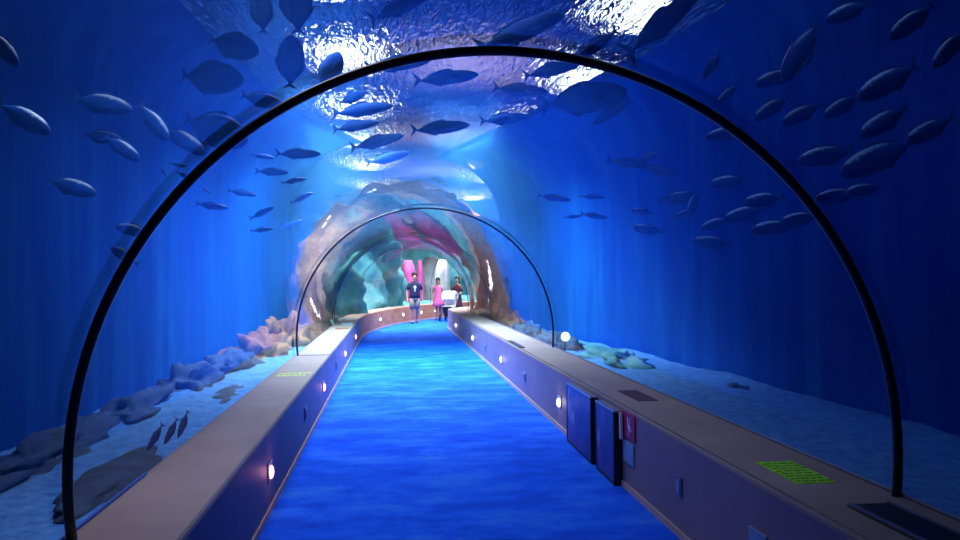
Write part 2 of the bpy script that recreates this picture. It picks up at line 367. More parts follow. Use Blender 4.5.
#__REST__
M['rock_grey'] = noisy('grey_rock', [(.3, (.25, .30, .34)), (.7, (.55, .60, .62))], 2, 6, .8, .6, .05)
M['sealblue'] = plain('blue_seal', (.02, .10, .60), .4)
M['cyanglow'] = plain('lamp_reflection_glow', (.6, .8, 1), .5, emit=(.45, .70, 1), es=2.5)  # glow for a lamp's reflection, no lamp of its own
LG_, TG_, SC_, UR_, ML_, MR_ = 'fish swimming in the left tank', 'fish overhead below the surface', 'school of fish in the right tank', 'fish high in the right tank', 'small fish on the left beyond the near arch', 'small fish below the ripples on the right'
FISH = [
 # kind, px, py, length px, heading deg, radius, label, group, tilt
 ('jack', 2, 47, 50, -52, 2.7, 'lit-backed fish cut by the left edge of the view, highest there', LG_),
 ('jack', 24, 118, 62, -32, 2.8, 'large dim fish below the one cut by the left edge', LG_),
 ('jack', 103, 104, 62, -14, 3.0, 'large faint fish heading right, midway between left edge and near arch', LG_),
 ('jack', 102, 137, 40, -10, 2.9, 'small fish just under the large faint one on the left', LG_),
 ('jack', 122, 148, 44, -36, 2.7, 'bright-backed fish nosing down right of the small faint one', LG_),
 ('jack', 72, 187, 52, -18, 2.8, 'lone fish low on the far left with lit nose', LG_),
 ('jack', 154, 122, 48, -55, 2.6, 'steeply diving fish with a bright back line, left of its twin', LG_),
 ('jack', 184, 140, 50, -36, 2.6, 'fish with a bright back line following the steep diver', LG_),
 ('round', 212, 78, 64, -6, 2.9, 'big dark oval fish in the upper left, lower of two', LG_),
 ('round', 234, 46, 52, -18, 3.0, 'big dark oval fish in the upper left, upper of two', LG_),
 ('round', 216, 130, 68, -22, 2.9, 'big dark fish just above the near arch on its left shoulder', LG_),
 ('dark', 262, 100, 44, -15, 2.9, 'dark fish touching the top side of the arch shoulder', LG_),
 ('jack', 133, 230, 36, 172, 2.6, 'bright fish beside the left limb of the near arch, upper of two', LG_),
 ('jack', 125, 256, 34, 150, 2.6, 'bright fish beside the left limb of the near arch, lower of two', LG_),
 ('slim', 178, 165, 18, -12, 2.8, 'tiny fish left of the arch shoulder, upper one', LG_),
 ('slim', 184, 176, 18, -30, 2.8, 'tiny fish left of the arch shoulder, lower one', LG_),
 ('slim', 163, 172, 12, -50, 2.8, 'tiniest fish nosing down left of the arch shoulder', LG_),
 ('slim', 212, 206, 34, -10, 2.6, 'slim bright fish just inside the left limb of the arch', ML_),
 ('slim', 206, 190, 14, -40, 2.8, 'tiny fish touching the inner side of the left arch limb', ML_),
 ('slim', 242, 193, 30, -12, 2.8, 'slim fish inside the arch, second from its left limb', ML_),
 ('slim', 262, 213, 28, 24, 2.6, 'slim fish climbing to the right inside the arch, left side', ML_),
 ('slim', 302, 198, 26, 24, 2.6, 'slim bright fish climbing nearest the rock archway', ML_),
 ('slim', 262, 230, 24, 4, 2.7, 'pale little fish lowest of the left group inside the arch', ML_),
 ('slim', 290, 225, 26, 20, 2.7, 'little fish low between the pale one and the rock archway', ML_),
 ('darkslim', 298, 154, 46, -2, 2.9, 'dark slim fish high inside the arch on the left', ML_),
 ('darkslim', 272, 172, 34, -4, 2.9, 'dark slim fish under and left of the higher dark one', ML_),
 ('slim', 262, 156, 26, -12, 2.8, 'thin fish just inside the arch above the dark pair', ML_),
 ('slim', 294, 181, 26, 8, 2.7, 'thin fish heading right above the bright climbing one', ML_),
 # overhead
 ('round', 262, 12, 44, 92, 2.9, 'dark oval fish hanging head up left of the white glare', TG_),
 ('round', 297, 4, 62, 92, 2.9, 'dark fish against the white glare with long tail pointing down', TG_),
 ('round', 291, 62, 54, 87, 2.6, 'dark teardrop fish below the white glare, tail down', TG_),
 ('round', 330, 72, 44, 62, 3.0, 'blurred dark fish right of the teardrop fish', TG_),
 ('dark', 352, 98, 30, 20, 3.0, 'small dark fish left of the speckled glare beneath the arch', TG_),
 ('shark', 402, 6, 74, 24, 2.7, 'large dark shark-like fish at the top edge, left of centre', TG_),
 ('darkslim', 398, 64, 68, 6, 2.6, 'teal dark fish crossing behind the arch left of its top', TG_),
 ('darkslim', 362, 110, 62, 6, 2.7, 'dark streak of a fish under the arch, highest of four on left', TG_),
 ('darkslim', 356, 126, 48, 8, 2.7, 'dark streak of a fish under the arch, second of four on left', TG_),
 ('darkslim', 377, 142, 56, 12, 2.7, 'dark streak of a fish under the arch, third of four on left', TG_),
 ('darkslim', 388, 158, 46, 12, 2.7, 'dark streak of a fish under the arch, lowest of four on left', TG_),
 ('darkslim', 520, 32, 96, 20, 3.0, 'long faint fish over the top of the arch', TG_),
 ('darkslim', 596, 46, 56, 218, 2.7, 'dark fish with forked tail up against the right glare', TG_),
 ('darkslim', 552, 70, 60, 12, 2.9, 'faint long fish behind the arch right of its top', TG_),
 ('darkslim', 520, 90, 56, -6, 2.9, 'dull mauve fish under the right part of the arch top', TG_),
 ('dark', 584, 99, 88, 8, 2.9, 'very large dark fish right of the mauve ripples', TG_),
 ('darkslim', 612, 112, 46, 215, 2.7, 'dark forked-tail fish beside the small white glare', TG_),
 ('darkslim', 505, 119, 52, 4, 2.8, 'dull fish just over the lower sparkling glare', TG_),
 ('shark', 664, 22, 104, 40, 2.8, 'big dark shark-like fish at the top right of the glare', TG_),
 ('darkslim', 446, 78, 66, 4, 2.9, 'faint mauve fish below the arch top, left one', TG_),
 ('darkslim', 440, 128, 60, 4, 2.9, 'faint grey fish in the middle of the rippled ceiling', TG_),
 # ripples right
 ('slim', 554, 198, 34, -10, 2.7, 'thin bright fish left end of the row beneath the right ripples', MR_),
 ('slim', 592, 197, 26, -4, 2.7, 'thin bright fish right end of the row beneath the right ripples', MR_),
 ('slim', 573, 217, 18, 4, 2.7, 'small fish of a low pair near the second arch, left one', MR_),
 ('slim', 594, 216, 28, -10, 2.7, 'small fish of a low pair near the second arch, right one', MR_),
 ('slim', 628, 163, 44, -8, 2.8, 'thin fish on the long streak beneath the ripples, left one', MR_),
 ('slim', 660, 171, 40, -10, 2.8, 'thin fish on the long streak beneath the ripples, right one', MR_),
 ('slim', 646, 158, 30, 18, 2.8, 'thin fish climbing across the long streak', MR_),
 # school
 ('jack', 676, 198, 36, 8, 2.9, 'top left fish of the right-hand school', SC_),
 ('jack', 692, 207, 30, 68, 2.8, 'upright fish in the left of the right-hand school', SC_),
 ('jack', 682, 215, 24, 16, 2.8, 'small fish tucked under the upright fish', SC_),
 ('jack', 648, 230, 32, 174, 2.7, 'fish apart on the left side of the right-hand school', SC_),
 ('jack', 642, 212, 24, 176, 3.0, 'faint fish above the one apart on the left', SC_),
 ('jack', 712, 243, 42, 178, 2.7, 'lowest fish of the right-hand school, pointing left', SC_),
 ('jack', 716, 224, 34, 200, 2.7, 'plump fish in the middle of the right-hand school', SC_),
 ('jack', 744, 214, 44, 198, 2.8, 'bright-backed fish right of the plump one', SC_),
 ('jack', 764, 200, 44, 190, 2.9, 'fish above the bright-backed one in the school', SC_),
 ('jack', 774, 228, 46, 188, 2.7, 'fish overlapping the tail end at the school lower right, left one', SC_),
 ('jack', 800, 219, 42, 192, 2.8, 'fish overlapping the tail end at the school lower right, right one', SC_),
 ('jack', 728, 182, 40, 190, 3.0, 'faint fish above the middle of the school', SC_),
 ('jack', 838, 196, 46, 190, 2.9, 'dim fish at the right end of the school crossing the arch', SC_),
 ('jack', 864, 190, 40, 192, 3.0, 'dimmest fish beyond the right end of the school', SC_),
 # upper right
 ('jack', 800, 52, 70, 238, 2.9, 'large deep-bodied fish high on the right with curved lit back', UR_),
 ('jack', 776, 78, 46, 200, 3.0, 'faint fish under the large deep-bodied one', UR_),
 ('jack', 712, 66, 32, 235, 3.0, 'faint small fish steep above the right arch limb', UR_),
 ('jack', 728, 94, 28, 225, 2.9, 'small fish against the upper side of the right arch limb', UR_),
 ('jack', 772, 108, 44, 216, 2.8, 'fish with a lit back right of the arch limb, left one of two', UR_),
 ('jack', 802, 114, 46, 208, 2.8, 'fish with a lit back right of the arch limb, right one of two', UR_),
 ('jack', 842, 106, 44, 214, 2.9, 'dim fish following the two lit-backed fish', UR_),
 ('jack', 888, 82, 72, 212, 2.8, 'large fish far right with a long lit back', UR_),
 ('jack', 884, 122, 60, 214, 2.8, 'fish with two lit lines under the large far right one', UR_),
 ('jack', 912, 22, 58, 220, 2.8, 'fish with a bright streak in the upper right corner', UR_),
 ('jack', 950, 48, 52, 232, 2.9, 'steep fish cut by the right edge of the view', UR_),
 ('jack', 848, 12, 50, 205, 3.1, 'very faint fish at the top edge on the right', UR_),
 ('jack', 724, 134, 40, 195, 2.8, 'fish touching the inner side of the right arch limb', UR_),
 ('jack', 826, 156, 60, 194, 2.9, 'faint long fish above the school, left of a pair', UR_),
 ('jack', 878, 158, 84, 206, 2.8, 'faint long fish above the school, right of a pair', UR_),
 ('jack', 930, 130, 56, 210, 3.0, 'very dim fish by the right edge', UR_),
 # blade-like fish near the left sand
 ('darkslim', 155, 437, 32, -122, 1.95, 'dark fin-like fish standing on its nose over the left sand, left of three', 'dark fish near the left sand'),
 ('darkslim', 171, 431, 30, -118, 1.95, 'dark fin-like fish standing on its nose over the left sand, middle of three', 'dark fish near the left sand'),
 ('darkslim', 183, 424, 30, -112, 1.95, 'dark fin-like fish standing on its nose over the left sand, right of three', 'dark fish near the left sand'),
]
# ------------------------------------------------------------------ rock arch round the tunnel
def lerp(a, b, t): return a+(b-a)*t
def arch_rock():
    bm = bmesh.new(); n = 64; rings = []
    prof = []
    for i in range(n+1):
        t = i/n; a = PI*(1.10-1.20*t)             # left foot -> top -> right foot
        lean = (1-math.cos(a))/2                   # 0 right .. 1 left
        yf = lerp(20.3, 17.4, lean); yb = lerp(25.2, 21.2, lean)
        if yb < yf+2.2: yb = yf+2.2
        r = []
        cx, cz = .46, .79
        ri, ro = 1.95, 2.75+.25*math.sin(a)
        path = [(ri, yf+.25), (ri+.12, yf), (lerp(ri, ro, .35), yf-.12), (lerp(ri, ro, .7), yf+.1), (ro, yf+.7), (ro+.1, lerp(yf, yb, .5)), (ro, yb), (ri+.1, yb+.1), (ri, yb-.3), (ri, lerp(yf, yb, .66)), (ri, lerp(yf, yb, .33))]
        for q, (rr, y) in enumerate(path):
            d = Vector((math.cos(a), 0, math.sin(a)))
            p = Vector((cx, y, cz))+d*rr
            am = .26 if 2 <= q <= 6 else .07
            nv = noise.fractal(p*1.1, 1, 2.1, 5)
            p += d*(abs(nv)*.3 if am < .1 else nv*am*1.4) + Vector((0, 1, 0))*(noise.fractal(p*1.6+Vector((5, 0, 0)), 1, 2, 4)*am*.8)
            r.append(p)
        rings.append(r)
    loft(bm, rings)
    return link('rock_arch', bm, M['rock_brown'], smooth=True)
o = arch_rock()
tag(o, 'brown rock archway wrapped around the glass tunnel before the teal tank', 'rock arch')
# pale worn lip along the far edge of the rock arch
bm = bmesh.new(); pts = []
for i in range(49):
    a = PI*(1.05-1.10*i/48); lean = (1-math.cos(a))/2
    pts.append(Vector((.46+1.93*math.cos(a), max(lerp(25.0, 21.3, lean), lerp(20.3, 17.4, lean)+2.1), .79+1.93*math.sin(a)))+Vector((0, noise.noise(Vector((i*.6, 0, 0)))*.08, 0)))
tube(bm, pts, [.06+.03*noise.noise(Vector((i*.5, 3, 0))) for i in range(49)], 10)
link('pale_lip', bm, M['pale_rock'], o, smooth=True)['label'] = 'cream worn lip of the opening'

# ------------------------------------------------------------------ reef rocks
def boulder(name, c, s, mat, seed, amp=.35, parent=None, lev=4, freq=1.2):
    bm = bmesh.new(); bmesh.ops.create_icosphere(bm, subdivisions=lev, radius=1)
    off = Vector((seed*7.3, seed*3.1, seed))
    for v_ in bm.verts:
        d = v_.co.normalized()
        v_.co = d*(1+amp*noise.fractal(d*freq+off, 1, 2.1, 5))
        v_.co = Vector((v_.co.x*s[0], v_.co.y*s[1], v_.co.z*s[2]))
        if v_.co.z < -s[2]*.35: v_.co.z = -s[2]*.35
    o = link(name, bm, mat, parent, smooth=True); o.location = c
    return o
RB = M['rock_blue']
for (x, y, z, sx, sy, sz, mt, lb) in (
    (-2.62, 4.9, .26, .26, .9, .22, 'rock_blue', 'low dark reef rock by the tank wall left of the near arch foot'),
    (-2.62, 6.8, .26, .30, 1.0, .26, 'rock_blue', 'dark rounded reef rock behind the blade-finned fish on the left'),
    (-2.60, 8.9, .26, .34, 1.1, .30, 'rock_blue', 'long dark reef rock midway along the left tank wall'),
    (-2.55, 10.8, .26, .36, .8, .50, 'rock_blue', 'pointed dark reef rock on the left where the blue wall brightens'),
    (-2.45, 12.6, .24, .45, 1.1, .52, 'rock_blue', 'dark reef rock just beyond the green writing on the left'),
    (-2.3, 14.6, .24, .55, 1.1, .78, 'rock_brown_dim', 'jagged brown shape for the plinth reflection behind the second arch on the left'),  # added brown rock, in place of the plinth top mirrored by the glass
    (-2.15, 16.6, .24, .6, 1.0, 1.1, 'rock_brown_dim', 'tall brown shape for the plinth reflection leaning on the left foot of the rock arch'),  # likewise stands in for the plinth's brown mirror image
    (-1.85, 9.6, .27, .22, .7, .08, 'rock_blue', 'flat dark slab lying alone on the left sand bed, beyond the three fish'),
    (3.75, 8.8, .3, .16, .22, .16, 'rock_blue', 'small lone dark stone on the right sand bed under the blue wall'),
    (3.3, 12.2, .3, .45, 1.0, .40, 'rock_teal', 'low teal reef rock on the right sand bed'),
    (2.95, 14.6, .3, .45, 1.1, .50, 'rock_blue', 'dark reef rock right of the second arch foot'),
    (2.85, 17.0, .3, .42, 1.1, .55, 'rock_blue', 'dark ragged reef rock between the second and third arches on the right'),
    (2.75, 19.2, .3, .4, .9, .8, 'rock_brown_dim', 'brown boulder at the right foot of the rock arch'),
):
    if mt == 'rock_brown_dim': mt = 'rock_brown'
    o = boulder('reef_rock', (x, y, z), (sx*.8, sy, sz*.50), M[mt], x*y, .75, freq=1.9)
    tag(o, lb, 'rock')
# the flat dark rock on the left sand
o = boulder('flat_rock', (-1.80, 5.55, .32), (.19, .85, .07), RB, 4, .3); tag(o, 'flat dark rock half buried in the sand by the near arch foot', 'rock')
# teal tank: tall rocks, pink coral wall, pale column seen beyond the rock arch
P_ = atY(408, 300, 37.5)
def column(name, c, s, mat, seed, lb, cat, amp=.25, fz=.5):
    bm = bmesh.new(); rings = []
    for q in range(15):
        z = s[2]*(q/14); r = []
        for kk in range(24):
            a = 2*PI*kk/24; d = Vector((math.cos(a), math.sin(a), 0)); p = d+Vector((seed, 0, z*fz))
            rr = (1+amp*noise.fractal(p*1.4, 1, 2, 4)-.12*(q/14))*(1-.5*(q/14)**6)
            r.append(Vector((d.x*s[0]*rr, d.y*s[1]*rr, z)))
        rings.append(r)
    loft(bm, rings); o = link(name, bm, mat, smooth=True); o.location = c; tag(o, lb, cat); return o
column('coral_column', (P_.x, 37.5, .4), (.36, .3, 2.0), M['pink'], 2, 'tall pink coral column straight behind the walking man', 'coral')
p = atY(420, 280, 38.5); column('coral_column', (p.x, 38.5, .4), (.17, .2, 2.0), M['pink'], 8, 'narrow pink coral spire just right of the wide pink column', 'coral')
p = atY(443, 280, 37); column('pale_rock_column', (p.x, 37, .4), (.34, .35, 2.0), M['pale_rock'], 5, 'pale white rock column behind the woman in pink', 'rock')
p = atY(432, 280, 40); column('pale_rock_column', (p.x, 40, .4), (.6, .5, 2.2), M['rock_grey'], 6, 'grey rock column between the pink spire and white column', 'rock')
for (px, Y, sx, sz, lb) in ((340, 25, .7, 1.7, 'dark teal rock stack at the left edge of the teal tank'), (357, 30, .9, 2.3, 'rounded teal rock in the middle of the teal tank'),
                        (378, 34, 1.0, 3.0, 'blue-teal rock tower left of the pink coral column'), (389, 36, .6, 2.3, 'narrow teal rock touching the pink coral column')):
    p = atY(px, 290, Y); column('teal_rock', (p.x, Y, .35), (sx, sx*.8, sz), M['rock_teal'], px, lb, 'rock', .5, 1.0)

# ------------------------------------------------------------------ fittings on the plinth faces
M['white_glow'] = plain('warm_white_footlight', (1, 1, 1), .5, emit=(1, .86, .80), es=9)
M['pink_glow'] = plain('pink_footlight', (1, .8, .8), .5, emit=(1, .30, .34), es=7)
M['steel'] = plain('brushed_steel', (.42, .42, .46), .35, .7)
M['plate'] = plain('pale_blue_plate', (.22, .36, .55), .4)
M['darkframe'] = plain('black_cabinet_frame', (.008, .008, .016), .4)
M['dimplate'] = plain('slate_plate', (.12, .15, .30), .5)
def face_item(name, x, y, z, side, parts, lb, cat, group=None):
    """an item fixed on a plinth face; side +1 faces right (left plinth), -1 faces left"""
    e = empty(name, (x, y, z)); tag(e, lb, cat, group)
    for (pn, sx, sy, sz, off, zz, mat, bev) in parts:
        bm = bmesh.new(); box(bm, (side*(off+sx/2), 0, zz), (sx, sy, sz), bev=bev); link(pn, bm, M[mat], e)
    return e
LASTFOOT = [None]
def footlight(x, y, side, glow, lb, g):
    e = face_item('foot_light', x, y, .285, side, [('rim', .012, .17, .13, 0, 0, 'steel', .004)], lb, 'light', g)
    bm = bmesh.new(); bmesh.ops.create_uvsphere(bm, u_segments=16, v_segments=10, radius=1)
    bmesh.ops.scale(bm, vec=(.018, .045, .045), verts=bm.verts); bmesh.ops.translate(bm, vec=(side*.014, 0, -.005), verts=bm.verts)
    link('lamp_lens', bm, M[glow], e, smooth=True)
    l = bpy.data.lights.new('foot_glow', 'POINT'); l.energy = .5 if glow == 'white_glow' else .45; l.shadow_soft_size = .03
    l.color = (1, .85, .8) if glow == 'white_glow' else (1, .35, .45)
    LASTFOOT[0] = e
    lo = bpy.data.objects.new('foot_glow', l); C.objects.link(lo); lo.parent = e; lo.location = (side*.09, 0, 0)
for y, lb in ((8.53, 'white foot light beside the near blue display panel'), (13.14, 'white foot light on the right plinth beyond the steel outlet plate'),
              (17.9, 'third white foot light along the right plinth, counted from the display panels'), (22.7, 'white foot light nearest the far corner of the right plinth')):
    footlight(1.729, y, -1, 'white_glow', lb, 'foot lights in the right plinth')
for y, lb in ((5.8, 'glowing pink foot light low in the dark left plinth, largest in view'), (10.21, 'pink foot light on the left plinth, next beyond the large one'),
              (14.7, 'pink foot light on the left plinth below the second arch foot'), (18.9, 'small pink foot light where the left plinth reaches the bend')):
    footlight(-.854, y, 1, 'pink_glow', lb, 'foot lights in the left plinth')
for y, lb in ((10.83, 'steel outlet plate between the first two foot lights on the right'), (15.42, 'small steel outlet plate farther along the right plinth')):
    face_item('outlet_plate', 1.729, y, .27, -1, [('plate', .010, .19, .13, 0, 0, 'steel', .003), ('socket_cover', .008, .12, .09, .010, 0, 'dimplate', .002)], lb, 'outlet plate')
for y, lb in ((8.14, 'dark outlet plate on the left plinth before the pink light'), (12.54, 'faint outlet plate on the left plinth near the second arch')):
    face_item('outlet_plate', -.854, y, .30, 1, [('plate', .010, .19, .14, 0, 0, 'dimplate', .003), ('socket_cover', .008, .12, .09, .010, 0, 'bench_face', .002)], lb, 'outlet plate')
face_item('outlet_plate', 1.729, 5.97, .29, -1, [('plate', .012, .26, .16, 0, 0, 'plate', .003)], 'pale blue plate under the crimson sign', 'plate')
face_item('outlet_plate', 1.729, 4.89, .315, -1, [('plate', .012, .085, .12, 0, 0, 'dimplate', .003), ('socket_cover', .006, .05, .08, .012, 0, 'plate', .002)], 'small blue outlet plate on the near right plinth', 'plate')
face_item('outlet_plate', 1.729, 3.80, .315, -1, [('plate', .012, .19, .12, 0, 0, 'plate', .003)], 'pale plate at the bottom edge of the view on the right plinth', 'plate')
for px, lb in ((380, 'white foot light in the wooden wall left of the walking man'), (403, 'white foot light in the wooden wall just beside the walking man'), (421, 'white foot light in the wooden wall between man and woman in pink'), (435, 'white foot light in the wooden wall by the woman in pink')):
    best = None
    for a_, b_ in zip(LFs[8:-1], LFs[9:]):
        for t_ in range(20):
            q_ = a_.lerp(b_, t_/20); rel = Vector((q_.x, q_.y, .3))-EYE; sx_ = 480+FPX*rel.dot(RT)/rel.dot(FW)
            if best is None or abs(sx_-px) < best[0]: best = (abs(sx_-px), q_, (b_-a_).normalized())
    q_, t_ = best[1], best[2]
    footlight(0, 0, 1, 'white_glow', lb, 'foot lights in the curved wooden wall')
    e = LASTFOOT[0]; e.location = (q_.x, q_.y, .30); e.rotation_euler = (0, 0, math.atan2(t_.y, t_.x)-PI/2)
# glazed display panels standing proud of the right plinth
k = N('blue_display_glass')
v = k.coords((1, 1, .55)); f = k.noise(4.2, 4, .5, v, .5)
k.l(k.ramp(f, [(.32, (.010, .014, .12)), (.48, (.03, .045, .28)), (.56, (.16, .06, .26)), (.68, (.30, .34, .60))]), k.p.inputs['Base Color'])
k.p.inputs['Roughness'].default_value = .4; M['display'] = k.m
for (y0, y1, lb) in ((6.90, 7.88, 'blue glazed panel in a black frame, farther of the pair on the right plinth'), (6.16, 6.72, 'blue glazed panel in a black frame, nearer one, next to the crimson sign')):
    yc, L = (y0+y1)/2, y1-y0
    e = empty('display_panel', (1.729, yc, 0)); tag(e, lb, 'display panel')
    bm = bmesh.new(); box(bm, (-.030, 0, .285), (.060, L, .55), bev=.004); link('panel_body', bm, M['darkframe'], e)
    bm = bmesh.new()
    for z in (.02, .55): box(bm, (-.064, 0, z), (.010, L, .022))
    for s_ in (-1, 1): box(bm, (-.064, s_*(L/2-.012), .285), (.010, .024, .53))
    link('frame', bm, M['darkframe'], e)
    bm = bmesh.new(); box(bm, (-.062, 0, .285), (.006, L-.05, .51)); link('glass', bm, M['display'], e)
    bm = bmesh.new(); box(bm, (-.034, 0, .566), (.072, L+.01, .010)); link('top_strip', bm, M['steel'], e)
    bm = bmesh.new(); box(bm, (-.069, -L/2+.09, .42), (.008, .018, .018), bev=.002); link('lock', bm, M['steel'], e)
# crimson sign with a white handle
M['crimson'] = plain('crimson_sign', (.42, .012, .10), .5); M['white'] = plain('white_paint', (.85, .85, .88), .5)
e = empty('crimson_sign', (1.729, 5.97, .49)); tag(e, 'small crimson sign with white mark beside the nearer display panel', 'sign')
bm = bmesh.new(); box(bm, (-.006, 0, 0), (.012, .34, .19), bev=.002); link('sign_plate', bm, M['crimson'], e)
bm = bmesh.new(); box(bm, (-.03, .12, -.02), (.022, .035, .20), bev=.006); link('handle', bm, M['white'], e)
bm = bmesh.new()
for a_, l_, oy, oz in ((.5, .09, -.02, .02), (-.5, .08, -.06, .03), (.1, .07, -.03, -.03), (1.2, .06, -.07, -.02), (1.57, .08, -.04, .0)):
    tube(bm, [(-.0135, oy-math.sin(a_)*l_/2, oz-math.cos(a_)*l_/2), (-.0135, oy+math.sin(a_)*l_/2, oz+math.cos(a_)*l_/2)], .005, 6)
link('white_mark', bm, M['white'], e)

# ------------------------------------------------------------------ things on the plinth tops
def text(body, size, loc, rot, mat, parent, name='lettering', sx=1):
    cu = bpy.data.curves.new(name, 'FONT'); cu.body = body; cu.size = size; cu.align_x = 'CENTER'; cu.align_y = 'CENTER'; cu.extrude = .0006
    o = bpy.data.objects.new(name, cu); C.objects.link(o); o.data.materials.append(mat)
    o.parent = parent; o.location = loc; o.rotation_euler = rot; o.scale = (sx, 1, 1); return o
def sticker(name, x, y, z, sx, sy, mat, lb, cat='sticker', rz=0):
    bm = bmesh.new(); box(bm, (0, 0, .0015), (sx, sy, .003)); o = link(name, bm, M[mat]); o.location = (x, y, z); o.rotation_euler = (0, 0, rz)
    return tag(o, lb, cat)
M['lime'] = noisy('lime_sticker', [(.35, (.25, .75, .01)), (.65, (.45, .98, .03))], 10, 3, .6, 0)
M['limedark'] = plain('dark_green_print', (.03, .16, .01), .6)
M['maroon'] = plain('dark_maroon_mat', (.075, .018, .05), .7)
M['yellowprint'] = plain('yellow_green_print', (.62, .78, .18), .6)
o = sticker('lime_sticker', 2.0, 3.98, CR, .20, .46, 'lime', 'bright lime green sticker on the near right plinth top')
random.seed(3)
for i in range(8):
    bm = bmesh.new(); x0 = -.085
    while x0 < .07:
        l_ = random.uniform(.012, .045); box(bm, (x0+l_/2, 0, .0036), (l_, .013, .0012)); x0 += l_+.012
    t_ = link('text_line', bm, M['limedark'], o); t_.location = (0, -.19+i*.052, 0)
sticker('maroon_hatch', 2.01, 6.7, CR, .17, .62, 'maroon', 'dark maroon hatch on the right plinth top above the display panels', 'hatch')
e = empty('vent_strip', (1.80, 12.1, CR)); tag(e, 'long dark vent slot on the right plinth top edge', 'vent')
bm = bmesh.new(); box(bm, (0, 0, .004), (.075, 1.3, .008)); link('vent_frame', bm, M['darkframe'], e)
for i in range(12):
    bm = bmesh.new(); box(bm, (0, -.58+i*.105, .010), (.055, .03, .005)); link('slat', bm, M['dimplate'], e)
e = empty('cable_tray', (2.02, 3.05, CR)); tag(e, 'dark flat tray with raised edges on the right plinth by the near arch foot', 'tray')
bm = bmesh.new(); box(bm, (0, 0, .005), (.20, .62, .010), bev=.002); link('tray', bm, M['darkframe'], e)
for s_ in (-1, 1):
    bm = bmesh.new(); box(bm, (s_*.09, 0, .014), (.012, .62, .010), bev=.002); link('raised_edge', bm, M['dimplate'], e)
# yellow-green marks on the left plinth top (unreadable in the photo: a broken row of strokes)
bm = bmesh.new(); random.seed(5)
for r_ in range(2):
    x0 = -.16
    while x0 < .15:
        l_ = random.uniform(.015, .05); box(bm, (x0+l_/2, -.10+r_*.20+random.uniform(-.01, .01), .001), (l_, random.uniform(.08, .16), .002)); x0 += l_+.012
o = link('yellow_marks', bm, M['yellowprint']); o.location = (-1.09, 9.2, CL); tag(o, 'broken row of yellow-green printed marks on the left plinth top', 'floor marking')
M['cyanprint'] = plain('pale_cyan_notice', (.45, .68, .78), .5)
for (y, sy, mat, lb) in ((19.4, .9, 'cyanprint', 'pale cyan notice on the left plinth near the bend'), (17.4, .5, 'rock_brown', 'small brown notice on the left plinth before the pale one'),
                         (21.3, .7, 'cyanprint', 'pale cyan notice on the left plinth at the very bend')):
    sticker('notice', -1.06, y, CL, .26, sy, mat, lb, 'notice')
# dark joint lines across the tops
for y in (11.46,):
    bm = bmesh.new(); box(bm, (-1.09, y, CL+.002), (.46, .03, .006)); tag(link('trim_left_joint', bm, M['dimplate']), kind='structure')
for (F, h, nm, off) in ((RFs, CR, 'trim_right_edge', .028),):
    bm = bmesh.new(); tube(bm, [Vector((1.729+off, y, h+.001)) for y in (-3, 0, 5, 10, 15, 20, 24)], .006, 6); tag(link(nm, bm, M['darkframe']), kind='structure')
for nm, x, h, mt in (('trim_left_seal', -1.326, CL, 'sealblue'), ('trim_right_seal', 2.25, CR, 'dimplate')):
    bm = bmesh.new(); tube(bm, [Vector((x, y, h+.006)) for y in ((-3, 0, 4.6) if mt == 'sealblue' else (-3, 0, 5, 10, 15, 20, 22))], .010, 6); tag(link(nm, bm, M[mt]), kind='structure')
# glowing ball added for a lamp's reflection at the right reef
e = empty('reef_lamp_reflection', (2.78, 13.2, .62)); tag(e, 'small white glow for a lamp reflection on the right reef', 'lamp')
bm = bmesh.new(); bmesh.ops.create_uvsphere(bm, u_segments=16, v_segments=10, radius=.075); link('lamp_lens', bm, M['cyanglow'], e, smooth=True)
bm = bmesh.new(); tube(bm, [(0, .03, -.07), (0, .05, -.32)], .02, 8); link('glow_stem', bm, M['black'], e)

# ------------------------------------------------------------------ people
def skin_obj(name, verts, edges, radii, mat, parent, root=0, sub=2):
    me = bpy.data.meshes.new(name); me.from_pydata([Vector(v_) for v_ in verts], edges, []); me.update()
    o = bpy.data.objects.new(name, me); C.objects.link(o)
    if parent: o.parent = parent
    md = o.modifiers.new('Skin', 'SKIN'); md.use_smooth_shade = True
    for i, sv in enumerate(me.skin_vertices[0].data):
        r = radii[i]; sv.radius = r if isinstance(r, tuple) else (r, r); sv.use_root = (i == root)
    o.modifiers.new('Subdivision', 'SUBSURF').levels = sub; o.modifiers[-1].render_levels = sub
    me.materials.append(mat); return o
def ringmesh(bm, spec, n=20):
    """spec: (x, y, z, rx, ry) horizontal rings"""
    loft(bm, [[Vector((x+rx*math.cos(2*PI*q/n), y+ry*math.sin(2*PI*q/n), z)) for q in range(n)] for (x, y, z, rx, ry) in spec])
def seg(bm, pts, radii, n=12): tube(bm, pts, radii, n)
M['skin'] = plain('skin', (.42, .24, .17), .6); M['hair'] = plain('black_hair', (.012, .010, .012), .6)
M['navy'] = plain('navy_cotton', (.008, .014, .06), .85); M['khaki'] = plain('grey_khaki_cotton', (.20, .19, .17), .85)
M['pinkdress'] = plain('pink_cotton', (.95, .17, .40), .8); M['maroonc'] = plain('dark_maroon_cloth', (.07, .015, .03), .85)
M['printgrey'] = plain('pale_grey_print', (.45, .55, .65), .7); M['eye'] = plain('dark_eye', (.01, .01, .01), .3); M['lip'] = plain('lips', (.35, .11, .1), .5)
M['shoe'] = plain('black_shoe', (.01, .01, .012), .5)
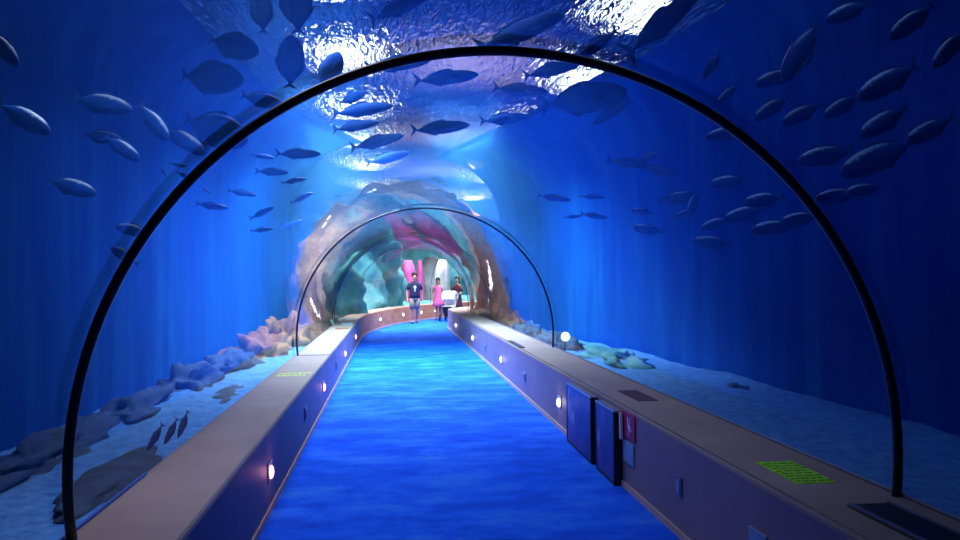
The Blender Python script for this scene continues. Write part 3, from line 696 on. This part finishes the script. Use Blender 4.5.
def person(loc, rz, h, lb, legs, arms, female=False):
    """figure facing local -Y. legs/arms: per side (-1, +1) list of joints"""
    s_ = h/1.75
    e = empty('person', loc, rz); tag(e, lb, 'person'); e.scale = (s_, s_, s_)
    sh = .165 if female else .19
    V = [(0, 0, .93), (0, 0, 1.08), (0, .01, 1.25), (0, .01, 1.40), (0, 0, 1.49), (0, -.01, 1.56), (0, -.015, 1.64), (0, -.005, 1.715)]
    Rr = [(.15, .10), (.125, .09), (.15, .10), (.13, .085), (.055, .055), (.066, .074), (.084, .10), (.06, .075)]
    E_ = [(i, i+1) for i in range(7)]
    for sd in (-1, 1):
        hip, kn, an, toe = legs[sd]
        b = len(V); V += [(sd*.09, 0, .88), kn, an, toe]; Rr += [(.095, .09), .058, .037, .03]; E_ += [(0, b), (b, b+1), (b+1, b+2), (b+2, b+3)]
        el, wr, hd = arms[sd]
        b = len(V); V += [(sd*sh, .01, 1.40), el, wr, hd]; Rr += [.052, .038, .026, .03]; E_ += [(3, b), (b, b+1), (b+1, b+2), (b+2, b+3)]
        # five fingers rooted in the palm
        wv, hv = Vector(wr), Vector(hd); dr_ = (hv-wv).normalized(); side_ = Vector((0, 1, 0)) if abs(dr_.y) < .8 else Vector((1, 0, 0))
        for fi, (of, ln) in enumerate(((-.028, .055), (-.010, .07), (.008, .066), (.024, .05))):
            b2 = len(V); a_ = hv+side_*of; V += [tuple(a_+dr_*.02), tuple(a_+dr_*ln+Vector((-sd*.008, 0, 0)))]; Rr += [.009, .007]; E_ += [(b+3, b2), (b2, b2+1)]
        b2 = len(V); V += [tuple(wv.lerp(hv, .5)+side_*-.03), tuple(hv+side_*-.05)]; Rr += [.011, .008]; E_ += [(b+2, b2), (b2, b2+1)]
    skin_obj('body', V, E_, Rr, M['skin'], e)
    # face
    for sd in (-1, 1):
        bm = bmesh.new(); bmesh.ops.create_uvsphere(bm, u_segments=8, v_segments=6, radius=.011); bmesh.ops.translate(bm, vec=(sd*.03, -.103, 1.645), verts=bm.verts); link('eye', bm, M['eye'], e, smooth=True)
        bm = bmesh.new(); bmesh.ops.create_uvsphere(bm, u_segments=8, v_segments=6, radius=1); bmesh.ops.scale(bm, vec=(.012, .02, .03), verts=bm.verts); bmesh.ops.translate(bm, vec=(sd*.08, .0, 1.63), verts=bm.verts); link('ear', bm, M['skin'], e, smooth=True)
    bm = bmesh.new(); loft(bm, [ellipse((0, -.100, 1.65), .006, .006, 8), ellipse((0, -.122, 1.61), .015, .014, 8), ellipse((0, -.105, 1.60), .012, .010, 8)]); link('nose', bm, M['skin'], e, smooth=True)
    bm = bmesh.new(); bmesh.ops.create_uvsphere(bm, u_segments=10, v_segments=6, radius=1); bmesh.ops.scale(bm, vec=(.025, .008, .008), verts=bm.verts); bmesh.ops.translate(bm, vec=(0, -.098, 1.575), verts=bm.verts); link('mouth', bm, M['lip'], e, smooth=True)
    return e
def shirt(e, mat, arms, sh, waist, hem=.90, sleeve=.75, name='shirt', female=False):
    bm = bmesh.new()
    if name == 'dress':
        ringmesh(bm, [(0, 0, hem, .25, .21), (0, 0, hem+.15, .225, .18), (0, 0, .93, .19, .14), (0, 0, 1.10, .145, .11), (0, 0, 1.26, .165, .12), (0, 0, 1.38, .165, .10), (0, 0, 1.45, .10, .07), (0, 0, 1.475, .065, .06)])
    else:
        ringmesh(bm, [(0, 0, hem, .20, .135), (0, 0, 1.02, .185, .13), (0, 0, 1.15, .185, .13), (0, 0, 1.28, .205, .135), (0, 0, 1.38, .22, .13), (0, 0, 1.435, .18, .105), (0, 0, 1.475, .10, .08), (0, 0, 1.50, .068, .066)])
    for sd in (-1, 1):
        a = Vector((sd*(sh-.05), .01, 1.40)); b = Vector(arms[sd][0]); q = a.lerp(b, sleeve)
        seg(bm, [a, a.lerp(q, .5), q], [.088, .080, .068])
    link(name, bm, mat, e, smooth=True)
def hair(e, long=False):
    bm = bmesh.new(); bmesh.ops.create_uvsphere(bm, u_segments=20, v_segments=14, radius=1)
    for v_ in bm.verts:
        c = v_.co
        if c.y < -.35 and c.z < .35: c.y = -.35+(c.y+.35)*.1; c.z = max(c.z, .1)
        if c.z < -.45: c.z = -.45-(abs(c.z)-.45)*.1
        v_.co = Vector((c.x*.104, c.y*.122+.014, c.z*.125+1.69))
    if long:
        ringmesh(bm, [(0, .06, 1.36, .05, .02), (0, .065, 1.45, .075, .04), (0, .055, 1.56, .085, .055), (0, .04, 1.68, .08, .06)])
    link('hair', bm, M['hair'], e, smooth=True)
def shoes(e, legs):
    for sd in (-1, 1):
        an, toe = Vector(legs[sd][2]), Vector(legs[sd][3]); d = (toe-an); d.z = 0; d.normalize(); p = Vector((-d.y, d.x, 0))
        base = an+Vector((0, 0, -an.z))+Vector((0, 0, min(legs[sd][3][2], an.z-.05)-.03)); base.z = max(0.0, base.z)
        bm = bmesh.new()
        loft(bm, [[base+d*t+p*w_*math.cos(2*PI*q/12)+Vector((0, 0, hh/2+hh/2*math.sin(2*PI*q/12))) for q in range(12)] for t, w_, hh in ((-.07, .025, .07), (-.05, .04, .10), (.02, .042, .10), (.10, .048, .07), (.17, .042, .055), (.20, .02, .03))])
        link('shoe', bm, M['shoe'], e, smooth=True)
def shorts(e, legs, mat, length=.85, name='shorts'):
    bm = bmesh.new(); ringmesh(bm, [(0, 0, .80, .165, .12), (0, 0, .88, .185, .13), (0, 0, 1.0, .175, .125)])
    for sd in (-1, 1):
        a = Vector((sd*.09, 0, .88)); b = Vector(legs[sd][1]); seg(bm, [a, a.lerp(b, length*.5), a.lerp(b, length)], [.105, .098, .092])
    link(name, bm, mat, e, smooth=True)
# man walking towards us
LW = {-1: (0, (-.09, -.06, .50), (-.085, .02, .09), (-.085, -.10, .03)), 1: (0, (.085, -.02, .49), (.08, .20, .13), (.08, .12, .05))}
AW = {-1: ((-.27, .02, 1.13), (-.27, -.08, .90), (-.265, -.12, .83)), 1: ((.27, .03, 1.13), (.28, .04, .88), (.275, .03, .80))}
mp_ = Vector((.76, 29.0, 0))
e = person(mp_, math.radians(4), 1.74, 'man in navy printed t-shirt and grey shorts walking on blue carpet', LW, AW)
shirt(e, M['navy'], AW, .19, 1); shorts(e, LW, M['khaki'], .95); hair(e); shoes(e, LW)
bm = bmesh.new(); random.seed(2)
loft(bm, [ellipse((0, -.150, 1.28), .05, .065, 14, Vector((1, 0, 0)), Vector((0, 0, 1))), ellipse((0, -.128, 1.28), .05, .065, 14, Vector((1, 0, 0)), Vector((0, 0, 1)))])
loft(bm, [ellipse((0, -.150, 1.17), .03, .045, 12, Vector((1, 0, 0)), Vector((0, 0, 1))), ellipse((0, -.128, 1.17), .03, .045, 12, Vector((1, 0, 0)), Vector((0, 0, 1)))])
link('chest_print', bm, M['printgrey'], e)
# woman in pink
L2 = {-1: (0, (-.08, -.04, .50), (-.08, .0, .09), (-.085, -.12, .03)), 1: (0, (.08, .02, .50), (.08, .10, .10), (.08, -.02, .03))}
A2 = {-1: ((-.24, .01, 1.14), (-.25, -.05, .90), (-.245, -.08, .83)), 1: ((.23, -.04, 1.15), (.20, -.26, 1.06), (.18, -.33, 1.04))}
pw_ = Vector((1.70, 31.2, 0))
e = person(pw_, math.radians(-6), 1.56, 'woman in a short pink dress standing left of the stroller', L2, A2, True)
shirt(e, M['pinkdress'], A2, .165, 1, .58, .35, 'dress'); hair(e, True); shoes(e, L2)
# person in dark maroon pushing the stroller
A3 = {-1: ((-.25, -.05, 1.14), (-.20, -.28, 1.02), (-.19, -.35, 1.0)), 1: ((.25, -.05, 1.14), (.20, -.28, 1.02), (.19, -.35, 1.0))}
pm = Vector((2.45, 31.5, 0))
e = person(pm, math.radians(-35), 1.60, 'person with long hair in dark maroon clothes behind the stroller', L2, A3, True)
shirt(e, M['maroonc'], A3, .165, 1, .45, .95, 'dress'); hair(e, True); shoes(e, L2)
# stroller
e = empty('stroller', (2.10, 30.55, 0), math.radians(-20)); tag(e, 'white stroller with black wheels in front of the person in maroon', 'stroller')
M['cream'] = plain('white_padded_cloth', (.85, .84, .80), .8)
bm = bmesh.new()
loft(bm, [[Vector((x, -.02+.30*math.cos(a)*k_, .80+.30*math.sin(a)*k_)) for a in [PI*q/14 for q in range(15)]]+[Vector((x, -.02+.24*math.cos(a)*k_, .80+.24*math.sin(a)*k_)) for a in [PI*(14-q)/14 for q in range(15)]] for x, k_ in ((-.25, .9), (-.2, 1), (.2, 1), (.25, .9))])
link('canopy', bm, M['cream'], e, smooth=False)
bm = bmesh.new(); box(bm, (0, .10, .70), (.42, .08, .50), Matrix.Rotation(-.3, 3, 'X'), .03); box(bm, (0, -.10, .52), (.42, .40, .08), None, .03); link('seat', bm, M['cream'], e)
bm = bmesh.new(); box(bm, (0, -.32, .40), (.36, .05, .28), Matrix.Rotation(.3, 3, 'X'), .02); link('leg_rest', bm, M['black'], e)
bm = bmesh.new()
for sd in (-1, 1):
    tube(bm, [(sd*.25, -.40, .12), (sd*.25, .0, .62), (sd*.25, .42, 1.02)], .014, 8); tube(bm, [(sd*.25, .36, .12), (sd*.25, .0, .62)], .014, 8)
tube(bm, [(-.25, .42, 1.02), (.25, .42, 1.02)], .018, 8); tube(bm, [(-.25, .36, .14), (.25, .36, .14)], .01, 8); tube(bm, [(-.25, -.40, .14), (.25, -.40, .14)], .01, 8)
link('frame', bm, M['black'], e)
bm = bmesh.new(); box(bm, (0, .08, .24), (.40, .40, .14), None, .03); link('basket', bm, M['black'], e)
for sd in (-1, 1):
    for y in (-.40, .36):
        bm = bmesh.new(); bmesh.ops.create_cone(bm, cap_ends=True, segments=20, radius1=.12, radius2=.12, depth=.045)
        bmesh.ops.rotate(bm, matrix=Matrix.Rotation(PI/2, 3, 'Y'), verts=bm.verts); bmesh.ops.translate(bm, vec=(sd*.27, y, .12), verts=bm.verts)
        wl = link('wheel', bm, M['black'], e)
        bm = bmesh.new(); bmesh.ops.create_cone(bm, cap_ends=True, segments=12, radius1=.05, radius2=.05, depth=.055)
        bmesh.ops.rotate(bm, matrix=Matrix.Rotation(PI/2, 3, 'Y'), verts=bm.verts); bmesh.ops.translate(bm, vec=(sd*.27, y, .12), verts=bm.verts)
        link('hub', bm, M['steel'], wl)

# ------------------------------------------------------------------ fish
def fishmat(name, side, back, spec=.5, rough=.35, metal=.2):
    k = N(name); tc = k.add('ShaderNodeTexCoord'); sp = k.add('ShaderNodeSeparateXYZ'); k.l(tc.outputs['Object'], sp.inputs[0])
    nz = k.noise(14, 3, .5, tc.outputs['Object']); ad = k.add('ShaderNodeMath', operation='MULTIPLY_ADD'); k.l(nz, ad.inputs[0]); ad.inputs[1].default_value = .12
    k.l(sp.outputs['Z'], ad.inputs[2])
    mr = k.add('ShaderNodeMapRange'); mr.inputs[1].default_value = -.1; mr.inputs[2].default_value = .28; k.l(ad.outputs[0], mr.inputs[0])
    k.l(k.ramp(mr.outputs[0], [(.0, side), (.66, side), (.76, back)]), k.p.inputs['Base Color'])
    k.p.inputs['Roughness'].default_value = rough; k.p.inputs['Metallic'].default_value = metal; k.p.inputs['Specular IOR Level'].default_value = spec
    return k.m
M['fish_silver'] = fishmat('silver_fish', (.003, .09, .50), (.35, .62, .95), .6, .35, 0)  # sides tinted for haze, backs brightened for light from above
M['fish_dark'] = fishmat('dark_blue_fish', (.012, .09, .42), (.02, .12, .5), .2, .7, 0)  # colour kept dark for fish seen against the light
M['fish_fin'] = plain('fish_fin', (.01, .10, .45), .7)
def make_fish(kind, mat, hh, ww, tailh, label):
    """unit length fish, head towards +X, dorsal towards +Z"""
    e = empty(kind); n = 14
    prof = [(.50, .03), (.485, .20), (.44, .45), (.36, .70), (.25, .89), (.12, .99), (0, 1.0), (-.12, .88), (-.23, .64), (-.31, .38), (-.37, .19), (-.40, .13)]
    bm = bmesh.new()
    loft(bm, [[Vector((x, ww*s_**.8*math.cos(2*PI*q/n), hh*s_*math.sin(2*PI*q/n)+.015*math.sin(3*x))) for q in range(n)] for x, s_ in prof])
    link('body', bm, mat, e, smooth=True)
    def fin(name, pts, th=.006):
        bm = bmesh.new(); f_ = [Vector((x, 0, z)) for x, z in pts]
        loft(bm, [[p_+Vector((0, -th, 0)) for p_ in f_], [p_+Vector((0, th, 0)) for p_ in f_]]); return link(name, bm, M['fish_fin'] if mat is M['fish_silver'] else mat, e)
    fin('tail_fin', [(-.39, .02), (-.50, tailh), (-.47, .35*tailh), (-.45, 0), (-.47, -.35*tailh), (-.50, -tailh), (-.39, -.02)])
    fin('dorsal_fin', [(.14, hh*.92), (.06, hh+.035), (-.03, hh+.03), (-.16, hh*.86+.012), (-.30, hh*.46), (-.28, hh*.30), (-.08, hh*.80)])
    fin('anal_fin', [(-.02, -hh*.90), (-.07, -hh-.022), (-.15, -hh*.88-.012), (-.31, -hh*.42), (-.28, -hh*.28), (-.10, -hh*.80)])
    for sd in (-1, 1):
        bm = bmesh.new(); f_ = [Vector((.24, sd*ww*.85, -.01)), Vector((.10, sd*(ww+.09), -.05)), Vector((.05, sd*(ww+.07), -.065)), Vector((.20, sd*ww*.85, -.04))]
        loft(bm, [f_, [p_+Vector((0, 0, .006)) for p_ in f_]]); link('pectoral_fin', bm, mat, e)
        bm = bmesh.new(); bmesh.ops.create_uvsphere(bm, u_segments=8, v_segments=6, radius=.014); bmesh.ops.translate(bm, vec=(.42, sd*ww*.46, hh*.12), verts=bm.verts); link('eye', bm, M['eye'], e, smooth=True)
    return e
PRO = {}
def place_fish(kind, px, py, L, ang, r, lb, group, tilt=0, Y=None):
    """a fish whose middle lies R metres from the tunnel axis; ANG is its heading as seen, TILT turns it away from us"""
    P = atR(px, py, r) if Y is None else atY(px, py, Y)
    depth = (P-EYE).dot(FW); Lm = L/FPX*depth
    a = math.radians(ang); hd = (RT*math.cos(a)+UP*math.sin(a)); view = (P-EYE).normalized()
    hd = (hd*math.cos(math.radians(tilt))+view*math.sin(math.radians(tilt))).normalized(); Lm /= max(.4, math.cos(math.radians(tilt)))
    upv = UP if abs(hd.dot(UP)) < .8 else RT*(-1 if hd.dot(UP) > 0 else 1)
    zz = (upv-hd*upv.dot(hd)).normalized(); yy = zz.cross(hd)
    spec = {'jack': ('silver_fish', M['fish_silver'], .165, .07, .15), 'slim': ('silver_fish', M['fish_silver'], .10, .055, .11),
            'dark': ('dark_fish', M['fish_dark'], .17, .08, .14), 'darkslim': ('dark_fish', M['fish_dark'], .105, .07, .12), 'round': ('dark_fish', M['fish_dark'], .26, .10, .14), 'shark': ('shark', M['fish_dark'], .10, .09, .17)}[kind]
    if kind not in PRO:
        PRO[kind] = make_fish(spec[0], *spec[1:], None); e = PRO[kind]
    else:
        src = PRO[kind]; e = src.copy(); C.objects.link(e)
        for ch in src.children:
            c = ch.copy(); C.objects.link(c); c.parent = e
    mm = Matrix((hd, yy, zz)).transposed().to_4x4(); mm = Matrix.Translation(P) @ mm @ Matrix.Scale(Lm, 4)
    e.matrix_world = mm
    if 'group' in e: del e['group']
    tag(e, lb, 'fish', group)
    return e
LEFTG, TOPG, SCH, UR, MIDL, MIDR = 'fish swimming in the left tank', 'fish overhead below the surface', 'school of fish in the right tank', 'fish high in the right tank', 'small fish on the left beyond the near arch', 'small fish under the ripples on the right'
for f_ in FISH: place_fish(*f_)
